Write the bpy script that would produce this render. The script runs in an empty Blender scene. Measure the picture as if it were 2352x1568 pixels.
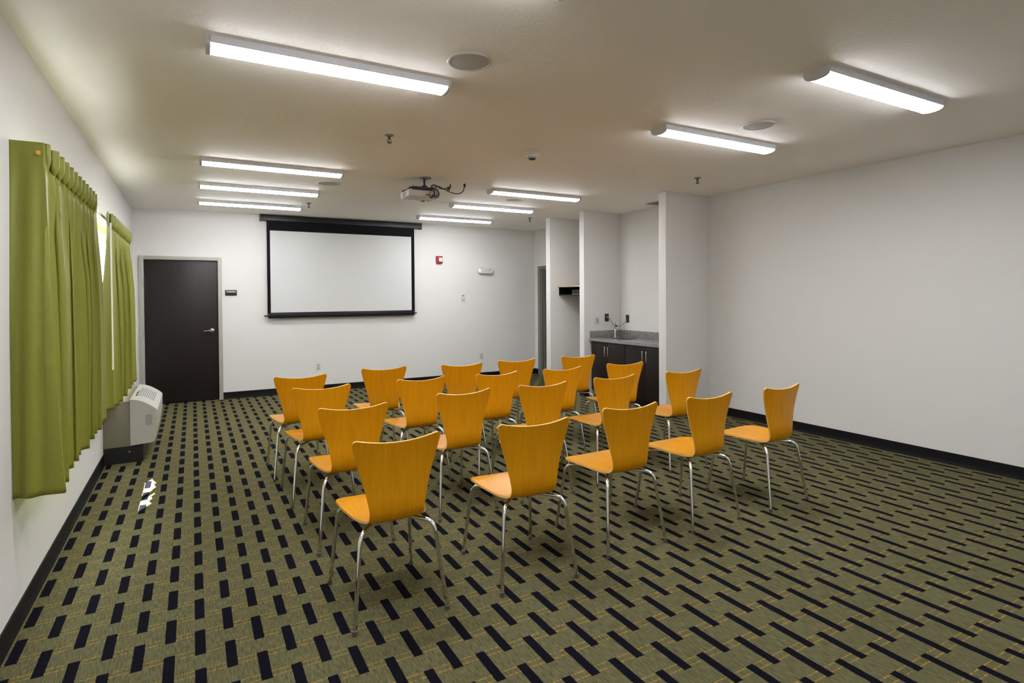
import bpy, bmesh, math, random
from mathutils import Vector, Matrix
PI = math.pi
scene = bpy.context.scene
col = scene.collection
W, D, H = 6.46, 9.418, 2.74          # room: width, far wall, ceiling height
Y0 = -2.4                            # wall behind the camera

# ------------------------------------------------------------------ materials
class NT:
    def __init__(s, name):
        s.m = bpy.data.materials.new(name); s.m.use_nodes = True
        s.t = s.m.node_tree; s.t.nodes.clear()
        s.out = s.t.nodes.new('ShaderNodeOutputMaterial')
    def n(s, typ, **kw):
        nd = s.t.nodes.new(typ)
        for k, v in kw.items():
            if k.startswith('_'): setattr(nd, k[1:], v)
            else: s.set(nd, k.replace('__', ' '), v)
        return nd
    def set(s, nd, key, v):
        sock = nd.inputs[int(key[1:])] if key[0] == 'i' and key[1:].isdigit() else nd.inputs[key]
        if isinstance(v, bpy.types.NodeSocket): s.t.links.new(v, sock)
        elif isinstance(v, bpy.types.Node): s.t.links.new(v.outputs[0], sock)
        else: sock.default_value = v
    def math(s, op, a, b=0.0, c=0.0):
        nd = s.t.nodes.new('ShaderNodeMath'); nd.operation = op
        for i, v in enumerate((a, b, c)):
            s.set(nd, 'i%d' % i, v)
        return nd.outputs[0]
    def mix(s, fac, a, b):
        nd = s.t.nodes.new('ShaderNodeMix'); nd.data_type = 'RGBA'
        s.set(nd, 'i0', fac)
        for i, v in ((6, a), (7, b)):
            s.set(nd, 'i%d' % i, v)
        return nd.outputs[2]
    def coords(s, scale=(1, 1, 1), kind='Object'):
        if kind == 'World': src = s.n('ShaderNodeNewGeometry').outputs['Position']
        else: src = s.n('ShaderNodeTexCoord').outputs[kind]
        return s.n('ShaderNodeMapping', Vector=src, Scale=scale).outputs[0]
    def done(s, shader):
        s.t.links.new(shader.outputs[0], s.out.inputs['Surface']); return s.m

def rgb(c): return (c[0], c[1], c[2], 1)

def simple(name, c, rough=.5, metal=0.0, spec=.5, var=.06, scale=30, bump=0.0, coat=0.0):
    t = NT(name)
    nz = t.n('ShaderNodeTexNoise', Vector=t.coords(kind='Object'), Scale=scale, Detail=4.0)
    a = t.mix(nz.outputs[0], rgb([x*(1-var) for x in c]), rgb([min(1, x*(1+var)) for x in c]))
    p = t.n('ShaderNodeBsdfPrincipled', Base__Color=a, Roughness=rough, Metallic=metal)
    p.inputs['Specular IOR Level'].default_value = spec
    p.inputs['Coat Weight'].default_value = coat
    if bump:
        b = t.n('ShaderNodeBump', Height=nz.outputs[0], Strength=bump, Distance=.004)
        t.set(p, 'Normal', b.outputs[0])
    return t.done(p)

def paint(name, c, bump=.12, scale=90):
    t = NT(name); co = t.coords(kind='World')
    big = t.n('ShaderNodeTexNoise', Vector=co, Scale=.9, Detail=2.0)
    a = t.mix(big.outputs[0], rgb([x*.975 for x in c]), rgb([min(1, x*1.02) for x in c]))
    f = t.n('ShaderNodeTexNoise', Vector=co, Scale=scale, Detail=3.0)
    b = t.n('ShaderNodeBump', Height=f.outputs[0], Strength=bump, Distance=.004)
    p = t.n('ShaderNodeBsdfPrincipled', Base__Color=a, Roughness=.62, Normal=b.outputs[0])
    p.inputs['Specular IOR Level'].default_value = .25
    return t.done(p)

def carpet():
    t = NT('patterned_carpet')
    pos = t.n('ShaderNodeNewGeometry').outputs['Position']
    jig = t.n('ShaderNodeTexNoise', Vector=pos, Scale=140.0, Detail=1.0)
    sep = t.n('ShaderNodeSeparateXYZ', Vector=pos)
    jx = t.math('MULTIPLY', t.math('SUBTRACT', jig.outputs[0], .5), .006)
    x = t.math('ADD', sep.outputs[0], jx); y = t.math('ADD', sep.outputs[1], jx)
    P, Q = .1130, .3057
    xs = t.math('DIVIDE', t.math('SUBTRACT', x, .024 - 20*P), P)
    ci = t.math('FLOOR', xs)
    fx = t.math('MULTIPLY', t.math('FRACT', xs), P)
    odd = t.math('MODULO', ci, 2.0)
    ys = t.math('SUBTRACT', t.math('SUBTRACT', y, 3.323 - 60*Q), t.math('MULTIPLY', odd, Q/2))
    fy = t.math('MULTIPLY', t.math('FRACT', t.math('DIVIDE', ys, Q)), Q)
    inx = t.math('LESS_THAN', fx, .0408); iny = t.math('LESS_THAN', fy, .2005)
    dash = t.math('MULTIPLY', inx, iny)
    # gold yarn: two thin rows where neighbouring bars overlap, in the gap between the bars
    hs = t.math('DIVIDE', t.math('SUBTRACT', y, 3.323 - 60*Q), Q/2)
    fh = t.math('MULTIPLY', t.math('FRACT', hs), Q/2)
    def row(a, w): return t.math('MULTIPLY', t.math('GREATER_THAN', fh, a), t.math('LESS_THAN', fh, a + w))
    rows = t.math('ADD', row(.008, .0062), row(.040, .0062))
    yarn = t.n('ShaderNodeTexNoise', Vector=t.coords((150, 60, 1), 'World'), Scale=1.0, Detail=2.0)
    yk = t.n('ShaderNodeMapRange', i0=yarn.outputs[0], i1=.40, i2=.60)
    rows = t.math('MULTIPLY', t.math('MULTIPLY', rows, t.math('SUBTRACT', 1.0, inx)), yk.outputs[0])
    # ribbed olive pile
    rib = t.n('ShaderNodeTexNoise', Vector=t.coords((170, 22, 1), 'World'), Scale=1.0, Detail=4.0)
    blot = t.n('ShaderNodeTexNoise', Vector=t.coords((9, 9, 1), 'World'), Scale=1.0, Detail=3.0)
    k = t.n('ShaderNodeMapRange', i0=rib.outputs[0], i1=.30, i2=.66)
    olive = t.mix(k.outputs[0], rgb(CARPET[0]), rgb(CARPET[1]))
    olive = t.mix(t.math('MULTIPLY', blot.outputs[0], .45), olive, rgb(CARPET[2]))
    c = t.mix(t.math('MULTIPLY', rows, .9), olive, rgb((.38, .22, .03)))
    fuzz = t.n('ShaderNodeTexNoise', Vector=pos, Scale=260.0, Detail=2.0)
    navy = t.mix(fuzz.outputs[0], rgb((.0025, .0022, .005)), rgb((.0075, .0066, .012)))
    c = t.mix(dash, c, navy)
    hgt = t.math('ADD', t.math('MULTIPLY', rib.outputs[0], .6), t.math('MULTIPLY', fuzz.outputs[0], .7))
    b = t.n('ShaderNodeBump', Height=hgt, Strength=.5, Distance=.004)
    p = t.n('ShaderNodeBsdfPrincipled', Base__Color=c, Roughness=.95, Normal=b.outputs[0])
    p.inputs['Specular IOR Level'].default_value = .04
    return t.done(p)

def veneer(name, c0, c1, rough=.36, along=(60, 4, 4), coat=.0):
    t = NT(name)
    co = t.coords(along)
    g = t.n('ShaderNodeTexNoise', Vector=co, Scale=1.0, Detail=5.0, Roughness=.6)
    g2 = t.n('ShaderNodeTexNoise', Vector=t.coords((along[0]*4, along[1]*3, along[2]*3)), Scale=1.0, Detail=3.0)
    k = t.math('ADD', t.math('MULTIPLY', g.outputs[0], .7), t.math('MULTIPLY', g2.outputs[0], .3))
    kk = t.n('ShaderNodeMapRange', i0=k, i1=.32, i2=.68)
    c = t.mix(kk.outputs[0], rgb(c0), rgb(c1))
    p = t.n('ShaderNodeBsdfPrincipled', Base__Color=c, Roughness=rough)
    p.inputs['Specular IOR Level'].default_value = .3
    p.inputs['Coat Weight'].default_value = coat; p.inputs['Coat Roughness'].default_value = .25
    return t.done(p)

def granite():
    t = NT('speckled_granite'); co = t.coords()
    a = t.n('ShaderNodeTexNoise', Vector=co, Scale=60.0, Detail=6.0, Roughness=.7)
    v = t.n('ShaderNodeTexVoronoi', Vector=co, Scale=140.0)
    k = t.n('ShaderNodeMapRange', i0=a.outputs[0], i1=.38, i2=.62)
    c = t.mix(k.outputs[0], rgb((.09, .088, .085)), rgb((.34, .33, .315)))
    c = t.mix(t.math('LESS_THAN', v.outputs[0], .16), c, rgb((.42, .41, .39)))
    p = t.n('ShaderNodeBsdfPrincipled', Base__Color=c, Roughness=.22)
    return t.done(p)

def cloth(name, c):
    t = NT(name)
    w = t.n('ShaderNodeTexNoise', Vector=t.coords((260, 260, 34)), Scale=1.0, Detail=3.0)
    a = t.mix(w.outputs[0], rgb([x*.84 for x in c]), rgb([x*1.14 for x in c]))
    b = t.n('ShaderNodeBump', Height=w.outputs[0], Strength=.12, Distance=.002)
    d = t.n('ShaderNodeBsdfPrincipled', Base__Color=a, Roughness=.48, Normal=b.outputs[0])
    d.inputs['Specular IOR Level'].default_value = .35
    return t.done(d)

def glass():
    t = NT('window_glass')
    lw = t.n('ShaderNodeLayerWeight', Blend=.5)
    fac = t.math('ADD', .04, t.math('MULTIPLY', t.math('POWER', lw.outputs['Facing'], 4.0), .5))
    m = t.n('ShaderNodeMixShader', i0=fac, i1=t.n('ShaderNodeBsdfTransparent').outputs[0],
            i2=t.n('ShaderNodeBsdfGlossy', Roughness=.02).outputs[0])
    return t.done(m)

def emit(name, c, s):
    t = NT(name); return t.done(t.n('ShaderNodeEmission', Color=rgb(c), Strength=s))

CARPET = [(.055, .051, .025), (.146, .138, .068), (.102, .094, .047)]
LAMP = 13.0
M = dict(
    wall=paint('off_white_wall_paint', (.69, .675, .655)),
    ceil=paint('ceiling_paint', (.94, .905, .86), .35, 45),
    carpet=carpet(),
    base=simple('black_rubber_base', (.004, .004, .005), .6, 0, .2),
    door=veneer('espresso_door_wood', (.009, .0065, .006), (.016, .011, .010), .42, (26, 26, 1.2), .1),
    frame=simple('cream_door_frame_paint', (.40, .385, .335), .45),
    frame2=simple('grey_green_metal_frame', (.17, .175, .145), .4),
    wood=veneer('honey_orange_beech_veneer', (.55, .222, .001), (.68, .292, .002)),
    ply=veneer('pale_plywood_edge', (.66, .36, .09), (.80, .48, .15), .45, (3, 3, 90)),
    chrome=simple('chrome_steel', (.80, .80, .81), .06, 1.0, .5, .03),
    steel=simple('brushed_steel', (.55, .55, .55), .28, 1.0),
    white=simple('white_enamel', (.80, .79, .77), .4),
    housing=simple('light_housing_metal', (.66, .66, .70), .4),
    cap=simple('grey_end_cap_plastic', (.55, .54, .53), .5),
    lamp=emit('lit_diffuser', (.96, .975, 1.0), LAMP),
    plastic=simple('white_plastic', (.50, .49, .47), .4),
    plate=simple('ivory_wall_plate', (.60, .59, .57), .35),
    gslot=simple('grey_receptacle_face', (.34, .335, .32), .4),
    cream=simple('cream_unit_plastic', (.50, .485, .44), .4),
    tan=simple('tan_metal_sleeve', (.21, .19, .135), .5),
    black=simple('black_plastic', (.012, .012, .013), .4),
    dark=simple('dark_slot', (.03, .028, .026), .6),
    glide=simple('smoky_glide_plastic', (.10, .09, .07), .3),
    grey=simple('grey_plastic', (.22, .22, .22), .5),
    mesh=simple('speaker_grille_cloth', (.44, .41, .37), .7),
    red=simple('red_alarm_plastic', (.36, .008, .02), .35),
    lens=simple('clear_white_lens', (.75, .73, .73), .2),
    screen=simple('matte_white_screen', (.60, .60, .59), .75, 0, .1, .01),
    sblack=simple('black_screen_fabric', (.003, .003, .004), .7, 0, .15),
    scase=simple('black_painted_case', (.006, .006, .008), .35, 0, .3),
    green=cloth('olive_green_curtain_cloth', (.222, .230, .030)),
    rodw=simple('white_painted_rod', (.82, .80, .72), .35),
    gold=simple('orange_hook_plastic', (.75, .38, .02), .4),
    espresso=veneer('espresso_cabinet_wood', (.007, .0045, .004), (.012, .0065, .0055), .4, (60, 60, 2), 0),
    nickel=simple('satin_nickel', (.78, .72, .66), .25, 1.0),
    granite=granite(), glass=glass(),
    oak=veneer('light_wood_board', (.46, .36, .22), (.56, .45, .29), .5, (20, 3, 20)),
    proj=simple('projector_shell', (.55, .51, .48), .45),
    ground=simple('pale_concrete_outside', (.42, .40, .37), .9, scale=3),
)

# ------------------------------------------------------------------ mesh helpers
class MB:
    """collects shapes, then builds them as one mesh object"""
    def __init__(s): s.b = bmesh.new()
    def box(s, x0, x1, y0, y1, z0, z1, bev=0.0, mi=0, rot=None, seg=2):
        t = bmesh.new(); bmesh.ops.create_cube(t, size=1)
        c = Vector(((x0+x1)/2, (y0+y1)/2, (z0+z1)/2))
        for v in t.verts: v.co = Vector((v.co.x*(x1-x0), v.co.y*(y1-y0), v.co.z*(z1-z0)))
        if bev: bmesh.ops.bevel(t, geom=list(t.edges), offset=bev, segments=seg, affect='EDGES', profile=.6)
        for v in t.verts: v.co = (rot @ v.co if rot is not None else v.co) + c
        return s.add(t, mi)
    def add(s, t, mi=0):
        for f in t.faces: f.material_index = mi
        me = bpy.data.meshes.new('tmp'); t.to_mesh(me); t.free(); s.b.from_mesh(me); bpy.data.meshes.remove(me); return s
    def tube(s, pts, r, n=10, mi=0, caps=True, r1=None):
        t = bmesh.new(); pts = [Vector(p) for p in pts]; L = len(pts); rings = []
        tan = [(pts[min(i+1, L-1)] - pts[max(i-1, 0)]).normalized() for i in range(L)]
        up = Vector((0, 0, 1)) if abs(tan[0].z) < .9 else Vector((1, 0, 0))
        u = tan[0].cross(up).normalized()
        for i in range(L):
            u = (u - tan[i]*u.dot(tan[i])).normalized(); v = tan[i].cross(u)
            rr = r if r1 is None else r + (r1-r)*i/(L-1)
            rings.append([t.verts.new(pts[i] + rr*(math.cos(a)*u + math.sin(a)*v)) for a in [2*PI*k/n for k in range(n)]])
        for a, b in zip(rings, rings[1:]):
            for k in range(n): t.faces.new((a[k], a[(k+1) % n], b[(k+1) % n], b[k]))
        if caps: t.faces.new(rings[0][::-1]); t.faces.new(rings[-1])
        bmesh.ops.recalc_face_normals(t, faces=t.faces[:])
        return s.add(t, mi)
    def lathe(s, prof, c=(0, 0, 0), n=32, mi=0, axis='Z', mat=None):
        """profile of (radius, height) turned about an axis"""
        t = bmesh.new(); rings = []
        for r, h in prof:
            if r < 1e-6: rings.append([t.verts.new((0, 0, h))])
            else: rings.append([t.verts.new((r*math.cos(2*PI*k/n), r*math.sin(2*PI*k/n), h)) for k in range(n)])
        for a, b in zip(rings, rings[1:]):
            for k in range(n):
                k2 = (k+1) % n
                vs = [a[k % len(a)], a[k2 % len(a)], b[k2 % len(b)], b[k % len(b)]]
                vs = list(dict.fromkeys(vs))
                if len(vs) > 2: t.faces.new(vs)
        for ring, fl in ((rings[0], 1), (rings[-1], 0)):
            if len(ring) > 2: t.faces.new(ring[::-1] if fl else ring)
        R = Matrix.Identity(3)
        if axis == 'X': R = Matrix.Rotation(PI/2, 3, 'Y')
        if axis == 'Y': R = Matrix.Rotation(-PI/2, 3, 'X')
        if mat is not None: R = mat
        for v in t.verts: v.co = R @ v.co + Vector(c)
        bmesh.ops.recalc_face_normals(t, faces=t.faces[:])
        return s.add(t, mi)
    def prism(s, poly, a0, a1, axis='Y', mi=0):
        """polygon extruded along an axis: axis Y takes (x,z), axis X takes (y,z), axis Z takes (x,y)"""
        f = {'Y': lambda p, a: (p[0], a, p[1]), 'X': lambda p, a: (a, p[0], p[1]), 'Z': lambda p, a: (p[0], p[1], a)}[axis]
        t = bmesh.new()
        A = [t.verts.new(f(p, a0)) for p in poly]; B = [t.verts.new(f(p, a1)) for p in poly]
        n = len(poly)
        for k in range(n): t.faces.new((A[k], A[(k+1) % n], B[(k+1) % n], B[k]))
        t.faces.new(A[::-1]); t.faces.new(B)
        bmesh.ops.recalc_face_normals(t, faces=t.faces[:])
        return s.add(t, mi)
    def build(s, name, mats, parent=None, smooth=35, origin=None):
        me = bpy.data.meshes.new(name)
        if origin is not None:
            for v in s.b.verts: v.co -= Vector(origin)
        s.b.to_mesh(me); s.b.free()
        for m in (mats if isinstance(mats, (list, tuple)) else [mats]): me.materials.append(m)
        if smooth:
            me.polygons.foreach_set('use_smooth', [True]*len(me.polygons))
            me.set_sharp_from_angle(angle=math.radians(smooth))
        o = bpy.data.objects.new(name, me); col.objects.link(o)
        if parent: o.parent = parent
        if origin is not None: o.location = origin
        return o

def tag(o, label=None, cat=None, group=None, kind=None):
    if label: o['label'] = label
    if cat: o['category'] = cat
    if group: o['group'] = group
    if kind: o['kind'] = kind
    return o
def empty(name, loc=(0, 0, 0), rz=0.0):
    o = bpy.data.objects.new(name, None); col.objects.link(o); o.empty_display_size = .1
    o.location = loc; o.rotation_euler = (0, 0, rz); return o
KIDS = {}
def copy_tree(o, parent=None):
    c = o.copy(); col.objects.link(c); c.parent = parent
    for ch in [x for x in col.objects if x.parent == o]: copy_tree(ch, c)
    return c
def fillet(pts, rads, n=7):
    """polyline with rounded corners"""
    pts = [Vector(p) for p in pts]; out = [pts[0]]
    for i in range(1, len(pts)-1):
        a = (pts[i-1]-pts[i]).normalized(); b = (pts[i+1]-pts[i]).normalized(); r = rads[i-1]
        ang = a.angle(b); d = r/math.tan(ang/2)
        d = min(d, (pts[i-1]-pts[i]).length*.49, (pts[i+1]-pts[i]).length*.49)
        p0, p1 = pts[i]+a*d, pts[i]+b*d
        for k in range(n+1):
            t = k/n; out.append(p0*(1-t)**2 + pts[i]*2*t*(1-t) + p1*t*t)
    return out + [pts[-1]]

S = 'structure'
# ------------------------------------------------------------------ the room
tag(MB().box(-.3, W+.9, Y0-.2, D+.4, -.12, 0).build('floor', M['carpet']), 'olive carpet with staggered black bars and thin gold lines', 'floor', kind=S)
tag(MB().box(-.2, W+.2, Y0-.2, D+.2, H, H+.12).build('ceiling', M['ceil']), 'flat textured cream ceiling', 'ceiling', kind=S)
HEAD = 2.09
WIN = [(3.56, 4.70, .668), (5.98, 7.20, .90)]
b = MB(); ys = [Y0-.2]
for a0, a1, _ in WIN: ys += [a0, a1]
ys.append(D+.2)
for i in range(0, len(ys), 2): b.box(-.2, 0, ys[i], ys[i+1], 0, H)
for a0, a1, SILL in WIN:
    b.box(-.2, 0, a0, a1, 0, SILL); b.box(-.2, 0, a0, a1, HEAD, H)
tag(b.build('wall_left', M['wall'], smooth=0), 'off-white wall with curtained windows', 'wall', kind=S)
DX0, DX1, DZ = .126, 1.040, 2.032
b = MB(); b.box(0, DX0, D, D+.2, 0, H); b.box(DX1, W+.2, D, D+.2, 0, H); b.box(DX0, DX1, D, D+.2, DZ, H)
tag(b.build('wall_back', M['wall'], smooth=0), 'off-white wall behind the projection screen', 'wall', kind=S)
EY0, EY1 = 8.235, 9.19
b = MB(); b.box(W, W+.2, Y0-.2, EY0, 0, H); b.box(W, W+.2, EY1, D, 0, H); b.box(W, W+.2, EY0, EY1, 2.0, H)
tag(b.build('wall_right', M['wall'], smooth=0), 'long plain off-white wall opposite the windows', 'wall', kind=S)
tag(MB().box(0, W, Y0-.2, Y0, 0, H).build('wall_front', M['wall'], smooth=0), 'plain wall behind the viewer', 'wall', kind=S)
PX = 5.718
parts = (('wall_kitchenette_near', 5.165, 5.287, 'short stub wall on the near side of the kitchenette'),
         ('wall_kitchenette_far', 6.890, 7.004, 'short stub wall between kitchenette and shelf alcove'),
         ('wall_alcove_far', 7.735, 7.857, 'short stub wall between shelf alcove and the doorway'))
for nm, a0, a1, lab in parts:
    tag(MB().box(PX if nm != 'wall_kitchenette_far' else 5.765, W, a0, a1, 0, H, .004).build(nm, M['wall']), lab, 'wall', kind=S)

def cove(mb, p, q, nrm):
    """black cove base along p-q (plan), standing proud of the wall along nrm"""
    (x0, y0), (x1, y1) = p, q; hb = .102
    pr = [(0, 0), (.014, 0), (.014, .004), (.008, .016), (.0055, .03), (.0055, hb-.003), (.003, hb), (0, hb)]
    t = bmesh.new()
    A = [t.verts.new((x0+nrm[0]*d, y0+nrm[1]*d, z)) for d, z in pr]; B = [t.verts.new((x1+nrm[0]*d, y1+nrm[1]*d, z)) for d, z in pr]
    n = len(pr)
    for k in range(n): t.faces.new((A[k], A[(k+1) % n], B[(k+1) % n], B[k]))
    t.faces.new(A[::-1]); t.faces.new(B); bmesh.ops.recalc_face_normals(t, faces=t.faces[:]); mb.add(t)
def base(nm, segs, lab):
    m = MB()
    for s in segs: cove(m, *s)
    tag(m.build(nm, M['base']), lab, 'baseboard', kind=S)
base('baseboard_left', [((0, Y0), (0, 6.215), (1, 0)), ((0, 7.30), (0, D), (1, 0))], 'black cove base along the window wall')
base('baseboard_back', [((1.092, D), (W, D), (0, -1))], 'black cove base along the screen wall')
base('baseboard_right', [((W, Y0), (W, 5.165), (-1, 0)), ((W, 7.004), (W, 7.735), (-1, 0)), ((W, 9.29), (W, D), (-1, 0))], 'black cove base along the long plain wall')
base('baseboard_kitchenette', [((PX, 5.165), (W, 5.165), (0, -1)), ((PX, 5.165), (PX, 5.287), (-1, 0)), ((5.765, 6.89), (5.85, 6.89), (0, -1)), ((5.765, 6.89), (5.765, 7.004), (-1, 0))], 'black cove base round the kitchenette stub walls')
base('baseboard_alcove', [((5.765, 7.004), (W, 7.004), (0, 1)), ((PX, 7.735), (W, 7.735), (0, -1)), ((PX, 7.735), (PX, 7.857), (-1, 0)), ((PX, 7.857), (W, 7.857), (0, 1))], 'black cove base round the shelf alcove')

# windows: frame, sash bars, glass, sill
for k, (a0, a1, SILL) in enumerate(WIN):
    w = tag(empty('window_%d' % (k+1), (-.1, (a0+a1)/2, SILL)), ['window behind the nearest green curtain', 'window above the wall air conditioner'][k], 'window', kind=S)
    def wp(m): 
        for v in m.b.verts: v.co -= Vector((-.1, (a0+a1)/2, SILL))
        return m
    m = MB()
    m.box(-.095, -.04, a0, a0+.045, SILL, HEAD); m.box(-.095, -.04, a1-.045, a1, SILL, HEAD)
    m.box(-.095, -.04, a0+.045, a1-.045, SILL, SILL+.045); m.box(-.095, -.04, a0+.045, a1-.045, HEAD-.045, HEAD)
    m.box(-.09, -.05, (a0+a1)/2-.02, (a0+a1)/2+.02, SILL+.045, HEAD-.045)
    wp(m).build('window_frame', M['white'], w)
    wp(MB().box(-.072, -.068, a0+.045, a1-.045, SILL+.045, HEAD-.045)).build('window_glass', M['glass'], w)
    wp(MB().box(-.04, .018, a0-.02, a1+.02, SILL-.018, SILL+.002, .003)).build('window_sill', M['white'], w)

# door in the screen wall
d = tag(empty('door_1', ((DX0+DX1)/2, D, 0)), 'dark espresso wood door with chrome lever beside the room sign', 'door', kind=S)
def rel(m, o):
    for v in m.b.verts: v.co -= o.location
    return m
rel(MB().box(DX0+.003, DX1-.003, D+.018, D+.062, .008, DZ-.003, .002), d).build('door_slab', M['door'], d)
m = MB()
m.box(DX0-.058, DX0-.0, D-.018, D+.005, 0, DZ+.05, .003); m.box(DX1, DX1+.052, D-.018, D+.005, 0, DZ+.05, .003)
m.box(DX0-.0, DX1, D-.018, D+.005, DZ, DZ+.05, .003)
m.box(DX0-.002, DX0+.014, D+.064, D+.12, 0, DZ); m.box(DX1-.014, DX1+.002, D+.064, D+.12, 0, DZ); m.box(DX0, DX1, D+.064, D+.12, DZ-.014, DZ)
rel(m, d).build('door_frame', M['frame'], d)
rel(MB().box(DX0-.05, DX1+.05, D+.121, D+.2, 0, DZ), d).build('door_backing', M['dark'], d)
for z in (.20, 1.0, 1.762):
    rel(MB().box(DX0-.014, DX0+.004, D-.024, D+.016, z-.05, z+.05, .002).tube([(DX0-.002, D-.022, z-.05), (DX0-.002, D-.022, z+.05)], .007, 8), d).build('hinge', M['steel'], d)
m = MB()
hx, hz = .955, 1.017
m.lathe([(.036, 0), (.036, .008), (.030, .016), (.013, .02), (.013, .055), (.018, .058), (.018, .07), (0, .072)], (hx, D+.018, hz), 24, mat=Matrix.Rotation(PI/2, 3, 'X'))
m.tube(fillet([(hx, D-.046, hz), (hx-.05, D-.05, hz+.002), (hx-.105, D-.043, hz-.004)], [.05]), .0105, 10, r1=.0085)
rel(m, d).build('door_handle', M['chrome'], d)

# steel-framed doorway at the far end of the long wall
d = tag(empty('door_2', (W, (EY0+EY1)/2, 0)), 'doorway with grey-green steel frame beyond the alcove stub wall', 'door', kind=S)
m = MB()
m.box(W-.02, W+.004, EY1, EY1+.095, 0, 2.05, .003); m.box(W-.02, W+.004, EY0-.05, EY0, 0, 2.05, .003); m.box(W-.02, W+.004, EY0, EY1, 2.0, 2.05, .003)
m.box(W+.004, W+.2, EY1-.012, EY1+.002, 0, 2.0); m.box(W+.004, W+.2, EY0-.002, EY0+.012, 0, 2.0); m.box(W+.004, W+.2, EY0+.012, EY1-.012, 1.985, 2.0)
m.box(W+.05, W+.09, EY1-.03, EY1-.012, 0, 1.985)
rel(m, d).build('door_frame', M['frame2'], d)
rel(MB().box(W+.09, W+.135, EY0+.012, EY1-.012, .008, 1.98, .002), d).build('door_slab', M['door'], d)

# ------------------------------------------------------------------ ceiling lights
def light(x, y, lab):
    L = 1.255; w = .152; r = tag(empty('ceiling_light', (x, y, H)), lab, 'ceiling light', 'long white wraparound ceiling lights')
    m = MB(); h = L/2
    m.prism([(-w/2, 0), (w/2, 0), (w/2, -.031), (w/2-.004, -.035), (-w/2+.004, -.035), (-w/2, -.031)], -h+.012, h-.012, 'X')
    m.build('housing', M['housing'], r)
    m = MB(); a = .066; n = 14
    prof = [(a*math.cos(PI*k/n), -.0352-.021*math.sin(PI*k/n)**.8) for k in range(n+1)]
    m.prism(prof, -h+.018, h-.018, 'X'); m.build('diffuser', M['lamp'], r)
    for s in (-1, 1):
        prof = [(w/2, -.031)] + [(.070*math.cos(PI*k/n), -.0352-.024*math.sin(PI*k/n)**.8) for k in range(n+1)] + [(-w/2, -.031)]
        m = MB(); m.prism([(w/2, 0)] + prof + [(-w/2, 0)], s*(h-.018), s*h, 'X'); m.build('end_cap', M['cap'], r)
    return r
proto = None
rows = [(1.908, 'nearest'), (3.19, 'second'), (5.885, 'third'), (7.115, 'fourth'), (8.385, 'last')]
LIGHTS = []
for side, x in (('window-side', 1.412), ('kitchenette-side', 4.382)):
    for k, (y, word) in enumerate(rows):
        yy = y + ({0: 0, 1: -.022, 2: -.015, 3: 0, 4: -.045} if side == 'window-side' else {0: .070, 1: .022, 2: .105, 3: .01, 4: .05})[k]
        lab = 'lit white strip light on the ceiling, %s of the five in the %s row' % (word, side)
        if proto is None: proto = light(x, yy, lab)
        else:
            c = copy_tree(proto); c.location = (x, yy, H); c['label'] = lab

for x, y, lab in ((1.412, -.75, 'added unseen strip light on the ceiling behind the viewer, window side'), (4.382, -.75, 'added unseen strip light on the ceiling behind the viewer, away from the windows')):  # unseen extra fixtures, added behind the camera to brighten the near end
    c = copy_tree(proto); c.location = (x, y, H); c['label'] = lab

# ------------------------------------------------------------------ ceiling fittings
def speaker(x, y, lab):
    r = tag(empty('ceiling_speaker', (x, y, H)), lab, 'speaker', 'round ceiling speakers')
    MB().lathe([(.120, 0), (.120, -.004), (.116, -.007), (.106, -.007), (.104, -.002), (.104, 0)], (0, 0, 0), 40).build('trim_ring', M['plastic'], r)
    MB().lathe([(.1035, -.0005), (.1035, -.005), (.06, -.0062), (0, -.0066)], (0, 0, 0), 40).build('grille', M['mesh'], r)
    return r
sp = speaker(2.02, 2.80, 'round grey ceiling speaker beside the big nearest window-side strip light')
for x, y, lab in ((4.39, 2.84, 'round ceiling speaker beside the kitchenette-side strip lights nearest the viewer'),
                  (2.035, 6.49, 'round ceiling speaker between window-side strip lights before the screen'),
                  (4.38, 6.50, 'round ceiling speaker between kitchenette-side strip lights beyond the projector')):
    c = copy_tree(sp); c.location = (x, y, H); c['label'] = lab
def sprinkler(x, y, lab):
    r = tag(empty('sprinkler_head', (x, y, H)), lab, 'sprinkler', 'pendant sprinkler heads')
    MB().lathe([(.036, 0), (.036, -.003), (.024, -.010), (.012, -.012), (.012, -.001)], (0, 0, 0), 20).build('escutcheon', M['grey'], r)
    m = MB(); m.lathe([(.009, -.01), (.009, -.028), (.006, -.03)], (0, 0, 0), 12)
    for s in (-1, 1): m.tube([(s*.007, 0, -.028), (s*.015, 0, -.04), (s*.012, 0, -.052), (s*.002, 0, -.058)], .0028, 6)
    m.tube([(0, 0, -.028), (0, 0, -.056)], .0028, 6); m.lathe([(.017, -.058), (.017, -.061), (0, -.062)], (0, 0, 0), 16)
    m.build('nozzle', M['dark'], r)
    return r
sk = sprinkler(2.06, 4.36, 'small dark sprinkler head above the empty floor near the first curtain')
for x, y, lab in ((5.444, 4.41, 'small dark sprinkler head before the kitchenette stub wall'),
                  (2.074, 7.97, 'small dark sprinkler head beside the last window-side strip lights'),
                  (5.445, 7.90, 'small dark sprinkler head before the doorway corner')):
    c = copy_tree(sk); c.location = (x, y, H); c['label'] = lab
r = tag(empty('smoke_detector', (3.337, 4.335, H)), 'white smoke detector in the middle of the ceiling', 'smoke detector')
MB().lathe([(.070, 0), (.070, -.008), (.060, -.016), (.052, -.016)], (0, 0, 0), 32).build('mounting_base', M['plate'], r)
MB().lathe([(.056, -.014), (.050, -.034), (.030, -.046), (.028, -.046)], (0, 0, 0), 32).build('cover', M['plate'], r)
MB().lathe([(.030, -.044), (.030, -.052), (.024, -.056), (0, -.057)], (0, 0, 0), 24).build('sensor_chamber', M['dark'], r)
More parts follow.
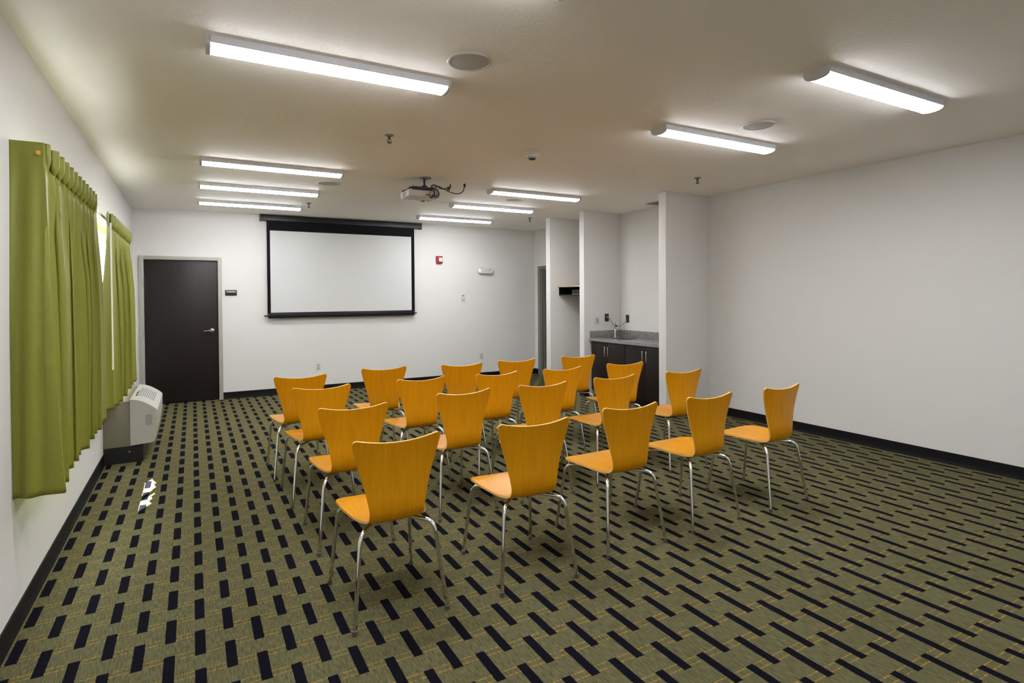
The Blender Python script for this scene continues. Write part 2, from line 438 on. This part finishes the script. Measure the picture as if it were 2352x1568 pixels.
r = tag(empty('ceiling_vent', (6.24, 5.84, H)), 'dark exhaust vent in the kitchenette ceiling behind the stub wall', 'vent')
m = MB(); m.box(-.12, .12, -.12, -.10, -.012, 0); m.box(-.12, .12, .10, .12, -.012, 0); m.box(-.12, -.10, -.10, .10, -.012, 0); m.box(.10, .12, -.10, .10, -.012, 0)
m.build('vent_frame', M['gslot'], r)
m = MB()
for k in range(8): m.box(-.10, .10, -.09+k*.025, -.08+k*.025, -.010, -.001)
m.build('louvre', M['grey'], r)

# ------------------------------------------------------------------ projection screen
r = tag(empty('projection_screen', (2.87, D, 1.2)), 'white pull-down projection screen with black border on the far wall', 'screen')
ys_ = D-.062
rel(MB().box(1.612, 4.139, D-.105, D-.018, 2.645, 2.735, .012, seg=3), r).build('case', M['scase'], r)
for x in (1.605, 4.128): rel(MB().box(x, x+.018, D-.112, D-.012, 2.638, 2.738, .004), r).build('case_end_cap', M['black'], r)
rel(MB().box(1.701, 4.023, ys_, ys_+.0015, 1.235, 2.65), r).build('black_border', M['sblack'], r)
rel(MB().box(1.746, 3.967, ys_-.0012, ys_-.0002, 1.262, 2.504), r).build('white_surface', M['screen'], r)
rel(MB().box(1.705, 4.019, ys_-.014, ys_+.014, 1.178, 1.252, .010).tube([(1.655, ys_, 1.214), (4.055, ys_, 1.214)], .011, 10), r).build('weight_bar', M['scase'], r)
for x in (1.80, 3.95): rel(MB().box(x, x+.05, D-.06, D-.0005, 2.70, 2.738), r).build('wall_bracket', M['black'], r)

# ------------------------------------------------------------------ projector and its mount
r = tag(empty('projector', (2.845, 5.835, 2.515)), 'white projector hanging under the ceiling in front of the screen', 'projector')
m = MB().box(2.672, 3.020, 5.700, 5.968, 2.534, 2.603, .014, seg=3); rel(m, r).build('body', M['proj'], r)
m = MB()
for k in range(7): m.box(2.6695, 2.6735, 5.765+k*.019, 5.775+k*.019, 2.540, 2.585)
rel(m, r).build('side_vent', M['gslot'], r)
m = MB().lathe([(.038, 0), (.038, .022), (.030, .026), (.026, .020), (0, .018)], (2.93, 5.967, 2.565), 24, axis='Y'); rel(m, r).build('lens', M['black'], r)
for x in (2.86, 2.89, 2.925, 2.955): rel(MB().box(x, x+.018, 5.696, 5.704, 2.548, 2.562), r).build('rear_port', M['dark'], r)
for x in (2.70, 2.97):
    for y in (5.74, 5.93): rel(MB().lathe([(.012, 0), (.012, -.008), (.009, -.011), (0, -.011)], (x, y, 2.535), 12), r).build('foot', M['proj'], r)
r = tag(empty('projector_mount', (2.865, 5.735, H)), 'black ceiling mount with spider arms holding the projector', 'mount')
m = MB().lathe([(.062, 0), (.062, -.006), (.05, -.012), (.018, -.014), (.018, 0)], (2.872, 5.735, H), 28); rel(m, r).build('ceiling_plate', M['grey'], r)
m = MB().tube([(2.858, 5.735, H-.005), (2.858, 5.735, 2.628)], .011, 10); rel(m, r).build('drop_pole', M['black'], r)
m = MB().box(2.715, 2.985, 5.715, 5.945, 2.609, 2.640, .010).lathe([(.03, 0), (.03, -.02), (0, -.02)], (2.858, 5.735, 2.652), 16); rel(m, r).build('bracket', M['black'], r)
for (x, y) in ((2.69, 5.72), (3.0, 5.72), (2.69, 5.945), (3.0, 5.945)):
    m = MB().tube(fillet([(2.86, 5.80, 2.622), (x, y, 2.622), (x, y, 2.598)], [.008], 3), .0075, 8)
    rel(m, r).build('arm', M['black'], r)
def cable(nm, pts, rad, mat, lab, cat='cable', grp=None):
    P = [Vector(p) for p in pts]; out = []
    for i in range(len(P)-1):
        p0, p1, p2, p3 = P[max(i-1, 0)], P[i], P[i+1], P[min(i+2, len(P)-1)]
        for k in range(8):
            t = k/8
            out.append(.5*((2*p1)+(p2-p0)*t+(2*p0-5*p1+4*p2-p3)*t*t+(3*p1-p0-3*p2+p3)*t**3))
    out.append(P[-1]); return tag(MB().tube(out, rad, 8).build(nm, mat), lab, cat, grp)
# signal and power leads, draped from the projector's back to the ceiling
c = cable('signal_cable', [(2.94, 5.692, 2.555), (2.955, 5.655, 2.525), (2.985, 5.65, 2.575), (2.95, 5.665, 2.628), (3.00, 5.69, 2.650), (3.09, 5.74, 2.634), (3.17, 5.79, 2.622), (3.28, 5.83, 2.618), (3.35, 5.845, 2.655), (3.372, 5.848, 2.725)], .0055, M['black'], 'black signal cable looping from the projector to a ceiling plug')
MB().lathe([(.013, 0), (.013, -.03), (.008, -.036), (0, -.036)], (0, 0, 0), 12).build('plug', M['black'], c).location = (3.373, 5.848, 2.738)
c = cable('power_cord', [(2.90, 5.692, 2.555), (2.90, 5.66, 2.520), (2.935, 5.645, 2.56), (2.91, 5.66, 2.64), (2.96, 5.69, 2.660), (3.04, 5.73, 2.640), (3.12, 5.80, 2.655), (3.165, 5.84, 2.668), (3.20, 5.86, 2.675), (3.213, 5.872, 2.722)], .007, M['black'], 'thick black power cord bunched behind the projector mount')
MB().box(-.014, .014, -.012, .012, -.022, .018, .004).build('adapter', M['black'], c).location = (3.178, 5.848, 2.670)
cable('spare_cable', [(2.96, 5.693, 2.555), (2.93, 5.66, 2.53), (2.87, 5.655, 2.545), (2.90, 5.645, 2.585), (2.96, 5.65, 2.60), (3.0, 5.665, 2.57), (2.975, 5.65, 2.535), (2.955, 5.66, 2.60), (2.93, 5.68, 2.645)], .005, M['grey'], 'grey cable coiled in a tangle at the back of the projector')

# ------------------------------------------------------------------ things on the far wall
r = tag(empty('room_sign', (1.21, D, 1.565)), 'small black room sign with a pale band beside the dark door', 'sign')
MB().box(-.078, .078, -.008, 0, -.041, .041, .002).build('plaque', M['black'], r)
MB().box(-.062, .062, -.0095, -.0078, .004, .028, .0006).build('text_band', M['gslot'], r)
r = tag(empty('fire_alarm_strobe', (4.492, D, 2.135)), 'red fire alarm strobe with white lens on the far wall', 'fire alarm')
MB().box(-.056, .056, -.045, 0, -.064, .064, .008, seg=3).build('alarm_body', M['red'], r)
MB().box(-.018, .044, -.062, -.044, -.036, .034, .008, seg=3).build('strobe_lens', M['lens'], r)
r = tag(empty('emergency_light', (5.395, D, 1.955)), 'white twin-head emergency light on the far wall', 'emergency light')
MB().prism([(-.105, -.05), (.105, -.05), (.118, 0), (.105, .05), (-.105, .05), (-.118, 0)], -.07, 0, 'Y').build('battery_housing', M['plate'], r)
for s in (-1, 1):
    o = MB().lathe([(.016, -.034), (.038, -.010), (.042, .0), (.040, .014), (.034, .018)], (0, 0, 0), 24, axis='Y').build('lamp_head', M['plate'], r)
    o.location = (s*.122, -.042, 0); o.rotation_euler = (0, 0, PI + s*.35)
    MB().lathe([(.034, .0175), (.024, .023), (0, .025)], (0, 0, 0), 20, axis='Y').build('lamp_lens', M['lens'], o)
MB().box(.055, .075, -.0745, -.069, .012, .030, .002).build('test_button', M['grey'], r)
r = tag(empty('wall_control', (4.954, D, 1.455)), 'white wall control with dark button beneath the emergency light', 'wall control')
MB().box(-.042, .042, -.010, 0, -.07, .07, .003).build('plate', M['plate'], r)
MB().lathe([(.011, -.001), (.011, .006), (0, .007)], (-.008, -.0095, .046), 14, mat=Matrix.Rotation(PI/2, 3, 'X')).build('button', M['dark'], r)
MB().box(-.028, .028, -.0125, -.009, -.036, -.022, .001).build('slot', M['grey'], r)
def outlet(loc, lab, rz=0, pm='plate', fm='gslot', grp='wall outlets'):
    r = tag(empty('wall_outlet', loc, rz), lab, 'outlet', grp)
    MB().box(-.036, .036, -.006, 0, -.058, .058, .002).build('cover_plate', M[pm], r)
    for z in (-.022, .022): MB().box(-.017, .017, -.009, -.005, z-.015, z+.015, .004).build('socket', M[fm], r)
    return r
outlet((2.438, D, .392), 'white duplex outlet low on the wall under the screen')
outlet((5.310, D, .400), 'white duplex outlet low on the wall near the doorway corner')

# ------------------------------------------------------------------ curtains
def curtain_mesh(yt, yb, xt, xb, zt, zb, seed, ret0, ret1, flare=0.0, tuck=0.0, nu=420, nv=60):
    """pleated drape hung along y; ret0 / ret1 = returns to the wall at the near / far end"""
    rnd = random.Random(seed); ph = [rnd.uniform(0, 6.28) for _ in range(8)]
    t = bmesh.new(); grid = []
    for j in range(nv+1):
        v = j/nv; v = v**1.15; row = []
        ve = min(1, v/.62); ve = ve*ve*(3-2*ve); a0, a1 = yt; d0, d1 = [(yb[i]-yt[i])*ve for i in (0, 1)]; xf = xt*(1-v)+xb*v
        ln = a1-a0; total = ln + (xf if ret0 else 0) + (xf if ret1 else 0)
        for i in range(nu+1):
            s = total*i/nu
            if ret0 and s < xf: x, y, q = s, a0, -1
            elif ret1 and s > total-xf: x, y, q = total-s, a1, -1
            else:
                q = s-(xf if ret0 else 0); x, y = xf, a0+q
            z = zt*(1-v)+zb*v
            qq = max(0, y-a0); y += d0*math.exp(-qq/.30) + d1*math.exp(-max(0, a1-y)/.30)
            if q >= 0:
                u = q/ln; edge = min(1, q/(.05 if ret0 else .22)+.12, (ln-q)/(.05 if ret1 else .22)+.12)
                npl = ln/.131; th = 2*PI*npl*u + .35*math.sin(3.1*u*npl+ph[0])*min(1, v*4)
                hb = .085/(zt-zb)                         # header depth as a share of the drop
                tri = 2/PI*math.asin(.97*math.sin(th+.45*math.sin(th)))
                if v < hb: At = .034
                elif v < hb*1.6: At = .034-.024*(v-hb)/(hb*.6)
                else: At = .010+.013*min(1, (v-hb*1.6)/.16)
                big = .55*math.sin(2*PI*npl*.30*u+ph[1]+.6*math.sin(5*u+ph[2])) + .9*math.sin(2*PI*npl*.56*u+ph[3]+.5*v+.9*math.sin(6*u+ph[7]))
                Ab = .027*min(1, max(0, v-.07)*3.2)*(1-.62*max(0, (v-.6)/.4))
                dx = edge*(At*tri + Ab*big)
                x += dx; y += edge*(1.35*At*math.cos(th) + .012*v*math.cos(2*PI*npl*.36*u+ph[1]))
                x -= tuck*math.exp(-(q/.16)**2)*v
                x += .001+flare*v**1.3*math.exp(-(q/.13)**2)
                if v > hb: x -= .0025*edge
                z += .006*math.sin(7*u+ph[4])*v
            else:                                         # soft folds in the return
                g = min(1, s/.05 if s <= xf else (total-s)/.05)
                y += g*min(1, v*6)*(.013*math.sin(60*x+ph[5]+v) + .016*math.sin(27*x+2.2*v+ph[6]))*(1 if s <= xf else -1)
            row.append(t.verts.new((x, y, z)))
        grid.append(row)
    for j in range(nv):
        for i in range(nu): t.faces.new((grid[j][i], grid[j][i+1], grid[j+1][i+1], grid[j+1][i]))
    bmesh.ops.recalc_face_normals(t, faces=t.faces[:])
    m = MB(); m.add(t); return m
def thick(o, th):
    md = o.modifiers.new('cloth_thickness', 'SOLIDIFY'); md.thickness = th; md.offset = 0
r = tag(empty('curtain', (.12, 4.16, .60)), 'wide green pleated curtain hanging nearest the viewer', 'curtain', 'green window curtains')
thick(rel(curtain_mesh((3.36, 4.985), (3.31, 5.215), .122, .134, 2.205, .595, 3, True, False, .050), r).build('curtain_panel', M['green'], r, 60), .003)
rel(MB().box(.095, .112, 3.3505, 3.3575, 2.145, 2.165, .003), r).build('hook', M['gold'], r)
r = tag(empty('curtain', (.12, 6.5, .60)), 'narrower green pleated curtain hanging above the air conditioner', 'curtain', 'green window curtains')
thick(rel(curtain_mesh((5.66, 7.45), (5.27, 7.52), .118, .150, 2.195, .600, 11, False, True, 0, .055), r).build('curtain_panel', M['green'], r, 60), .003)
rel(MB().tube([(.165, 5.40, 2.075), (.165, 5.41, .935)], .0058, 8), r).build('wand', M['rodw'], r)
r = tag(empty('curtain_rod', (.1, 5.4, 2.17)), 'white curtain rod showing in the gap between the curtains', 'curtain rod')
rel(MB().box(.066, .078, 3.38, 7.43, 2.150, 2.180, .003), r).build('rod', M['rodw'], r)
for y in (3.42, 5.35, 7.40):
    rel(MB().box(0, .066, y-.01, y+.01, 2.155, 2.175, .002), r).build('bracket', M['rodw'], r)

# ------------------------------------------------------------------ wall air conditioner
r = tag(empty('air_conditioner', (0, 6.75, 0)), 'cream through-wall air conditioner under the far curtain', 'air conditioner')
AY0, AY1 = 6.222, 7.292
rel(MB().box(.001, .300, AY0+.004, AY1-.004, 0, .147), r).build('subbase', M['black'], r)
rel(MB().lathe([(.007, 0), (.007, .003), (0, .004)], (.195, AY0+.004, .10), 10, mat=Matrix.Rotation(PI/2, 3, 'X')), r).build('screw', M['steel'], r)
rel(MB().box(.001, .203, AY0+.006, AY1-.006, .147, .556, .004), r).build('wall_sleeve', M['tan'], r)
sec = [(.203, .153), (.372, .165), (.392, .178), (.412, .300), (.414, .455), (.405, .470), (.385, .489), (.345, .519), (.300, .547), (.255, .564), (.215, .571), (.203, .571)]
bt = bmesh.new(); m = MB(); m.prism(sec, AY0, AY1, 'Y')
rel(m, r).build('front_cover', M['cream'], r, 30)
def slope(u):     # along the curved top of the cover
    pts = [(.230, .569), (.255, .564), (.300, .547), (.345, .519), (.385, .489)]
    k = min(3, int(u*4)); f = u*4-k; return tuple(pts[k][i]*(1-f)+pts[k+1][i]*f for i in (0, 1))
m = MB()
for i in range(9):
    x, z = slope(.22+.085*i); m.tube([(x, 6.53, z+.0005), (x, 7.03, z+.0005)], .0042, 6)
rel(m, r).build('discharge_grille', M['grey'], r)
for y, w_, u_ in ((6.48, .025, .06), (6.53, .025, .06), (6.62, .09, .03), (6.78, .025, .06)):
    x, z = slope(u_); rel(MB().box(x-.008, x+.008, y, y+w_, z-.004, z+.003, .001), r).build('control_button', M['dark'], r)
rel(MB().box(.322, .374, AY0-.0012, AY0+.001, .326, .424), r).build('rating_label', M['gslot'], r)

# ------------------------------------------------------------------ kitchenette
CF, CT = 5.845, .862                       # counter front, top
def cab(y0, y1, lab):
    yc = (y0+y1)/2
    r = tag(empty('base_cabinet', (CF+.02, yc, 0)), lab, 'cabinet', 'kitchenette base cabinets')
    m = MB().box(CF+.045, W-.002, y0, y0+.018, .10, CT-.039).box(CF+.045, W-.002, y1-.018, y1, .10, CT-.039)
    m.box(CF+.045, W-.002, y0+.018, y1-.018, .10, .118).box(W-.014, W-.002, y0+.018, y1-.018, .118, CT-.039)
    m.box(CF+.045, CF+.063, y0+.018, y1-.018, CT-.08, CT-.039).box(CF+.09, CF+.108, y0, y1, 0, .10)
    rel(m, r).build('carcass', M['espresso'], r)
    for s in (-1, 1):
        a, bb = (y0+.003, yc-.0015) if s < 0 else (yc+.0015, y1-.003)
        dd = rel(MB().box(CF+.022, CF+.044, a, bb, .105, CT-.047, .002), r).build('door', M['espresso'], r)
        hy = yc+s*.036
        pts = fillet([(CF+.024, hy, .620), (CF-.008, hy, .620), (CF-.008, hy, .752), (CF+.024, hy, .752)], [.008, .008], 4)
        rel(MB().tube(pts, .0062, 8), r).build('pull', M['nickel'], dd)
    return r
cab(5.290, 6.088, 'dark espresso base cabinet against the near stub wall')
cab(6.092, 6.852, 'dark espresso base cabinet under the bar sink and faucet')
r = tag(empty('countertop', (CF, 6.09, CT)), 'grey speckled granite countertop with backsplash in the kitchenette', 'countertop')
SX0, SX1, SY0, SY1 = 5.99, 6.33, 6.30, 6.66
m = MB().box(CF, SX0, 5.2885, 6.8885, CT-.038, CT).box(SX1, W-.001, 5.2885, 6.8885, CT-.038, CT).box(SX0, SX1, 5.2885, SY0, CT-.038, CT).box(SX0, SX1, SY1, 6.8885, CT-.038, CT)
rel(m, r).build('slab', M['granite'], r, 0)
m = MB().box(W-.021, W-.001, 5.2885, 6.8885, CT, CT+.102, .002).box(CF+.02, W-.021, 6.8685, 6.8885, CT, CT+.102, .002)
rel(m, r).build('backsplash', M['granite'], r)
r = tag(empty('bar_sink', ((SX0+SX1)/2, (SY0+SY1)/2, CT)), 'small steel bar sink set into the granite countertop', 'sink')
m = MB(); e = .0015
m.box(SX0+e, SX1-e, SY0+e, SY0+.006, CT-.15, CT-.004); m.box(SX0+e, SX1-e, SY1-.006, SY1-e, CT-.15, CT-.004)
m.box(SX0+e, SX0+.006, SY0+.006, SY1-.006, CT-.15, CT-.004); m.box(SX1-.006, SX1-e, SY0+.006, SY1-.006, CT-.15, CT-.004); m.box(SX0+e, SX1-e, SY0+e, SY1-e, CT-.158, CT-.15)
rel(m, r).build('basin', M['steel'], r)
rel(MB().lathe([(.03, 0), (.03, .003), (.02, .004), (0, .002)], ((SX0+SX1)/2, (SY0+SY1)/2, CT-.15), 20), r).build('drain', M['dark'], r)
fx, fy = 6.205, 6.722
r = tag(empty('faucet', (fx, fy, CT)), 'chrome bar faucet with curved spout behind the sink', 'faucet')
MB().lathe([(.028, 0), (.028, .006), (.020, .012), (.017, .05), (.015, .12), (.013, .13)], (0, 0, 0), 20).build('faucet_body', M['chrome'], r)
MB().tube(fillet([(0, 0, .12), (0, -.01, .235), (-.05, -.09, .235), (-.055, -.10, .19)], [.05, .03]), .009, 10).build('spout', M['chrome'], r)
MB().lathe([(.010, 0), (.013, .012), (.011, .03), (0, .03)], (-.055, -.10, .165), 14).build('spout_tip', M['black'], r)
MB().tube([(0, 0, .125), (.03, .02, .140), (.085, .05, .128)], .007, 8, r1=.005).build('lever', M['chrome'], r)
o = outlet((6.185, 6.89, 1.156), 'black duplex outlet above the faucet on the far kitchenette stub wall', 0, 'black', 'dark', 'kitchenette outlets')
MB().box(-.016, .016, -.032, -.008, -.006, .020, .004).build('plugged_cap', M['grey'], o)
outlet((W, 6.735, 1.137), 'black duplex outlet on the kitchenette back wall near the corner', -PI/2, 'black', 'dark', 'kitchenette outlets')
r = tag(empty('light_switch', (6.002, 6.89, 1.115)), 'white light switch on the kitchenette stub wall above the counter', 'switch')
MB().box(-.036, .036, -.006, 0, -.058, .058, .002).build('cover_plate', M['plate'], r)
MB().box(-.016, .016, -.010, -.005, -.032, .032, .002).build('rocker', M['gslot'], r)
cable('appliance_cord', [(6.200, 6.872, 1.160), (6.215, 6.84, 1.13), (6.235, 6.81, 1.07), (6.26, 6.80, 1.035), (6.31, 6.79, 1.02), (6.37, 6.77, 1.04), (6.425, 6.745, 1.085), (6.448, 6.737, 1.115)], .0045, M['grey'], 'thin grey cord drooping between the two black kitchenette outlets')

# ------------------------------------------------------------------ alcove shelf
r = tag(empty('wall_shelf', (5.88, 7.37, 1.5)), 'dark open cubby shelf with a pale wood top in the alcove', 'shelf')
SA, SB = 7.006, 7.733
rel(MB().box(5.862, W-.001, SA, SB, 1.628, 1.645, .002), r).build('top_board', M['oak'], r)
rel(MB().box(5.885, W-.001, SA, SB, 1.496, 1.510), r).build('bottom_board', M['espresso'], r)
for y in (SA, SB-.016): rel(MB().box(5.885, W-.001, y, y+.016, 1.510, 1.628), r).build('end_panel', M['espresso'], r)
rel(MB().box(W-.016, W-.001, SA+.016, SB-.016, 1.510, 1.628), r).build('back_panel', M['espresso'], r)
r = tag(empty('media_box', (6.08, 7.29, 1.51)), 'grey box with a black front inside the alcove shelf', 'box')
MB().box(-.12, .12, -.19, .19, .0005, .07, .004).build('shell', M['grey'], r)
MB().box(-.124, -.119, -.185, .185, .012, .06, .001).build('front_panel', M['black'], r)

# ------------------------------------------------------------------ chairs
def interp(tab, s):
    for (a, *va), (c, *vc) in zip(tab, tab[1:]):
        if s <= c:
            f = (s-a)/(c-a) if c > a else 0; f2 = f
            return [p+(q-p)*f2 for p, q in zip(va, vc)]
    return list(tab[-1][1:])
def smoothcurve(P, n):
    out = []
    P = [Vector(p) for p in P]
    for i in range(len(P)-1):
        p0, p1, p2, p3 = P[max(i-1, 0)], P[i], P[i+1], P[min(i+2, len(P)-1)]
        for k in range(n):
            t = k/n; out.append(.5*((2*p1)+(p2-p0)*t+(2*p0-5*p1+4*p2-p3)*t*t+(3*p1-p0-3*p2+p3)*t**3))
    return out + [P[-1]]
# side profile (y, z, half width, lateral dish): from the seat's front edge back, round the fold and up
PROF = [(.512, .436, .200, .002), (.470, .445, .203, .004), (.400, .449, .207, .006), (.300, .447, .203, .008), (.200, .441, .184, .010),
        (.140, .438, .163, .011), (.100, .441, .145, .013), (.074, .452, .135, .015), (.060, .472, .131, .017), (.053, .500, .131, .019), (.051, .545, .138, .022),
        (.053, .600, .150, .022), (.052, .660, .166, .021), (.048, .730, .187, .018), (.042, .790, .203, .015), (.034, .846, .216, .012)]
def shell_rows():
    c = smoothcurve([(p[0], p[1], 0) for p in PROF], 5); h = smoothcurve([(p[2], p[3], 0) for p in PROF], 5)
    return [(a.x, a.y, b.x, b.y) for a, b in zip(c, h)]
ROWS = shell_rows()
ARC = [0.0]
for a, c in zip(ROWS, ROWS[1:]): ARC.append(ARC[-1]+math.hypot(c[0]-a[0], c[1]-a[1]))
TOT = ARC[-1]
def at_arc(s):
    s = max(0, min(TOT, s))
    for i in range(len(ARC)-1):
        if s <= ARC[i+1]:
            f = (s-ARC[i])/(ARC[i+1]-ARC[i]); return [p+(q-p)*f for p, q in zip(ROWS[i], ROWS[i+1])]
    return list(ROWS[-1])
def shell_point(s, t):
    """s: arc length from the seat front; t in -1..1 across"""
    y, z, hw, dish = at_arc(s)
    rf, rt = .085, .034
    if s < rf: hw -= rf-math.sqrt(max(0, rf*rf-(rf-s)**2)) if s < rf else 0
    if TOT-s < rt: e = TOT-s; hw -= rt-math.sqrt(max(0, rt*rt-(rt-e)**2))
    x = hw*t
    # the top edge dips in the middle; the seat front bows out a little
    ds = 0
    kt = max(0, 1-(TOT-s)/.16); q = abs(x)/.216
    ds -= kt*.027*(1-min(1, q)**2.2)
    kf = max(0, 1-s/.12); ds += kf*.018*min(1, abs(x)/.2)**2
    y, z, _, dish = at_arc(s+ds)
    y1, z1, _, _ = at_arc(s+ds+.004); y0, z0, _, _ = at_arc(s+ds-.004)
    ty, tz = y1-y0, z1-z0; l = math.hypot(ty, tz) or 1; ty /= l; tz /= l
    # normal pointing to the sitter's side
    ny, nz = (tz, -ty)
    if s < TOT*.5 and nz < 0: ny, nz = -ny, -nz
    if s >= TOT*.5 and ny < 0: ny, nz = -ny, -nz
    lift = dish*(abs(x)/.2)**2*1.4
    return Vector((x, y+ny*lift, z+nz*lift))
def shell(s0, s1, ns, nt, name, parent, ends):
    th = .0055
    ss = []
    for k in range(ns+1):
        f = k/ns
        ss.append(s0+(s1-s0)*f)
    ext = []
    if 'a' in ends: ext += [s0+d for d in (.0007, .003, .007, .013, .022, .035, .05, .066)]
    if 'b' in ends: ext += [s1-d for d in (.0005, .002, .005, .009, .015, .022, .030)]
    ss = sorted(set(ss+ext))
    tt = [-1+2*k/nt for k in range(nt+1)]
    P = [[shell_point(s, t) for t in tt] for s in ss]
    N = []
    for i, s in enumerate(ss):
        row = []
        for j, t in enumerate(tt):
            e = .003
            t0, t1 = max(-1, t-.04), min(1, t+.04); sa, sb = max(0, s-e), min(TOT, s+e)
            if s < .09: sa, sb = s, s+2*e
            if s > TOT-.04: sa, sb = s-2*e, s
            du = shell_point(s, t1)-shell_point(s, t0); dv = shell_point(sb, t*.98)-shell_point(sa, t*.98)
            n = du.cross(dv)
            if n.length < 1e-12: n = Vector((0, 0, 1))
            n.normalize(); row.append(n)
        N.append(row)
    bm = bmesh.new()
    T = [[bm.verts.new(p+n*th) for p, n in zip(pr, nr)] for pr, nr in zip(P, N)]
    B = [[bm.verts.new(p-n*th) for p, n in zip(pr, nr)] for pr, nr in zip(P, N)]
    ni, nj = len(ss), len(tt)
    for i in range(ni-1):
        for j in range(nj-1):
            bm.faces.new((T[i][j], T[i][j+1], T[i+1][j+1], T[i+1][j])); bm.faces.new((B[i][j], B[i+1][j], B[i+1][j+1], B[i][j+1]))
    for i in range(ni-1):
        for j in (0, nj-1):
            f = bm.faces.new((T[i][j], T[i+1][j], B[i+1][j], B[i][j])); f.material_index = 1
    for j in range(nj-1):
        for i in (0, ni-1):
            f = bm.faces.new((T[i][j], T[i][j+1], B[i][j+1], B[i][j])); f.material_index = 1
    bmesh.ops.recalc_face_normals(bm, faces=bm.faces[:])
    m = MB(); m.b.free(); m.b = bm
    return m.build(name, [M['wood'], M['ply']], parent, 50)
def make_chair():
    r = empty('stacking_chair')
    sm = ARC[6*5]                       # the seat ends where the fold begins
    shell(0, sm, 22, 18, 'seat', r, 'a'); shell(sm, TOT, 44, 18, 'backrest', r, 'b')
    hub = (0, .27)
    MB().lathe([(.075, .4365), (.075, .430), (.068, .4265), (0, .4265)], (0, .27, 0), 24).build('seat_plate', M['black'], r)
    spec = (((-.03, .235), (-.176, .058), (-.2185, 0), 'rear'), ((.03, .235), (.176, .058), (.2185, 0), 'rear'),
            ((-.03, .305), (-.186, .462), (-.2185, .524), 'front'), ((.03, .305), (.186, .462), (.2185, .524), 'front'))
    for h, k, f, w in spec:
        zt = .419
        pts = fillet([(h[0], h[1], zt), (k[0], k[1], zt-.004), (f[0], f[1], .012)], [.062], 9)
        lg = MB().tube(pts, .0098, 12).build('leg', M['chrome'], r)
        MB().lathe([(.0112, 0), (.0125, .004), (.0118, .022), (.0099, .024)], (f[0], f[1], .0), 12).build('glide', M['glide'], lg)
    return r
chair = make_chair()
SEATS = {
 (1, 1): (1.534, 2.523, -.004), (1, 2): (2.251, 2.483, -.050), (1, 3): (2.968, 2.562, .005), (1, 4): (3.640, 2.570, .017), (1, 5): (4.367, 2.570, .061),
 (2, 1): (1.547, 3.401, -.016), (2, 2): (2.338, 3.541, .063), (2, 3): (2.977, 3.545, -.029), (2, 4): (3.677, 3.576, -.015), (2, 5): (4.414, 3.551, .004),
 (3, 1): (1.531, 4.281, .013), (3, 2): (2.312, 4.305, .042), (3, 3): (2.972, 4.259, .059), (3, 4): (3.626, 4.245, .007), (3, 5): (4.354, 4.256, -.097),
 (4, 1): (1.491, 4.973, -.004), (4, 2): (2.245, 5.130, -.032), (4, 3): (2.974, 5.014, -.077), (4, 4): (3.597, 5.045, -.099), (4, 5): (4.368, 5.045, -.096)}
RN = {1: 'front row nearest the viewer', 2: 'second row from the viewer', 3: 'third row from the viewer', 4: 'farthest row facing the screen'}
CN = {1: 'first from the windows', 2: 'second from the windows', 3: 'middle of five', 4: 'fourth from the windows', 5: 'fifth from the windows'}
first = True
for (rw, cl), (x, y, a) in SEATS.items():
    o = chair if first else copy_tree(chair); first = False
    o.location = (x, y, 0); o.rotation_euler = (0, 0, a)
    tag(o, 'orange wooden chair, chrome legs, %s, %s' % (RN[rw], CN[cl]), 'chair', 'rows of orange stacking chairs')

# ------------------------------------------------------------------ outside, light, camera
tag(MB().box(-9, -.21, -3, 16, -.25, -.15).build('ground', M['ground']), 'pale ground outside the windows', 'ground', kind=S)
w = bpy.data.worlds.new('World'); scene.world = w; w.use_nodes = True
bg = w.node_tree.nodes['Background']; bg.inputs[0].default_value = (.72, .86, 1.0, 1); bg.inputs[1].default_value = 8.0
sl = bpy.data.lights.new('sun', 'SUN'); sl.energy = 38.0; sl.angle = math.radians(.6); sl.color = (.97, 1, 1)
so = bpy.data.objects.new('sun', sl); col.objects.link(so); so.location = (-4, -2, 6)
so.rotation_euler = Vector((.36, .77, -.70)).to_track_quat('-Z', 'Y').to_euler()

f, yaw, pit, rol, cx, cy, X, Z = 1318.7417781688348, 0.5077594734450064, -0.014618082880238187, -0.006453212294292079, 1175.838328861583, 699.6940471648752, 0.7112778260472651, 1.4855433531669084
fw = Vector((math.sin(yaw)*math.cos(pit), math.cos(yaw)*math.cos(pit), math.sin(pit)))
rt = Vector((math.cos(yaw), -math.sin(yaw), 0)); up = rt.cross(fw)
r2 = math.cos(rol)*rt + math.sin(rol)*up; u2 = -math.sin(rol)*rt + math.cos(rol)*up
cd = bpy.data.cameras.new('camera'); cd.sensor_width = 36; cd.sensor_fit = 'HORIZONTAL'; cd.lens = f/2352*36
cd.shift_x = (1176-cx)/2352; cd.shift_y = (cy-784)/2352; cd.clip_start = .05
co = bpy.data.objects.new('camera', cd); col.objects.link(co)
co.matrix_world = Matrix(((r2.x, u2.x, -fw.x, X), (r2.y, u2.y, -fw.y, 0), (r2.z, u2.z, -fw.z, Z), (0, 0, 0, 1)))
scene.camera = co
vs = scene.view_settings
vs.view_transform = 'Standard'; vs.look = 'None'; vs.exposure = 1.98; vs.gamma = 1.0; vs.use_curve_mapping = False
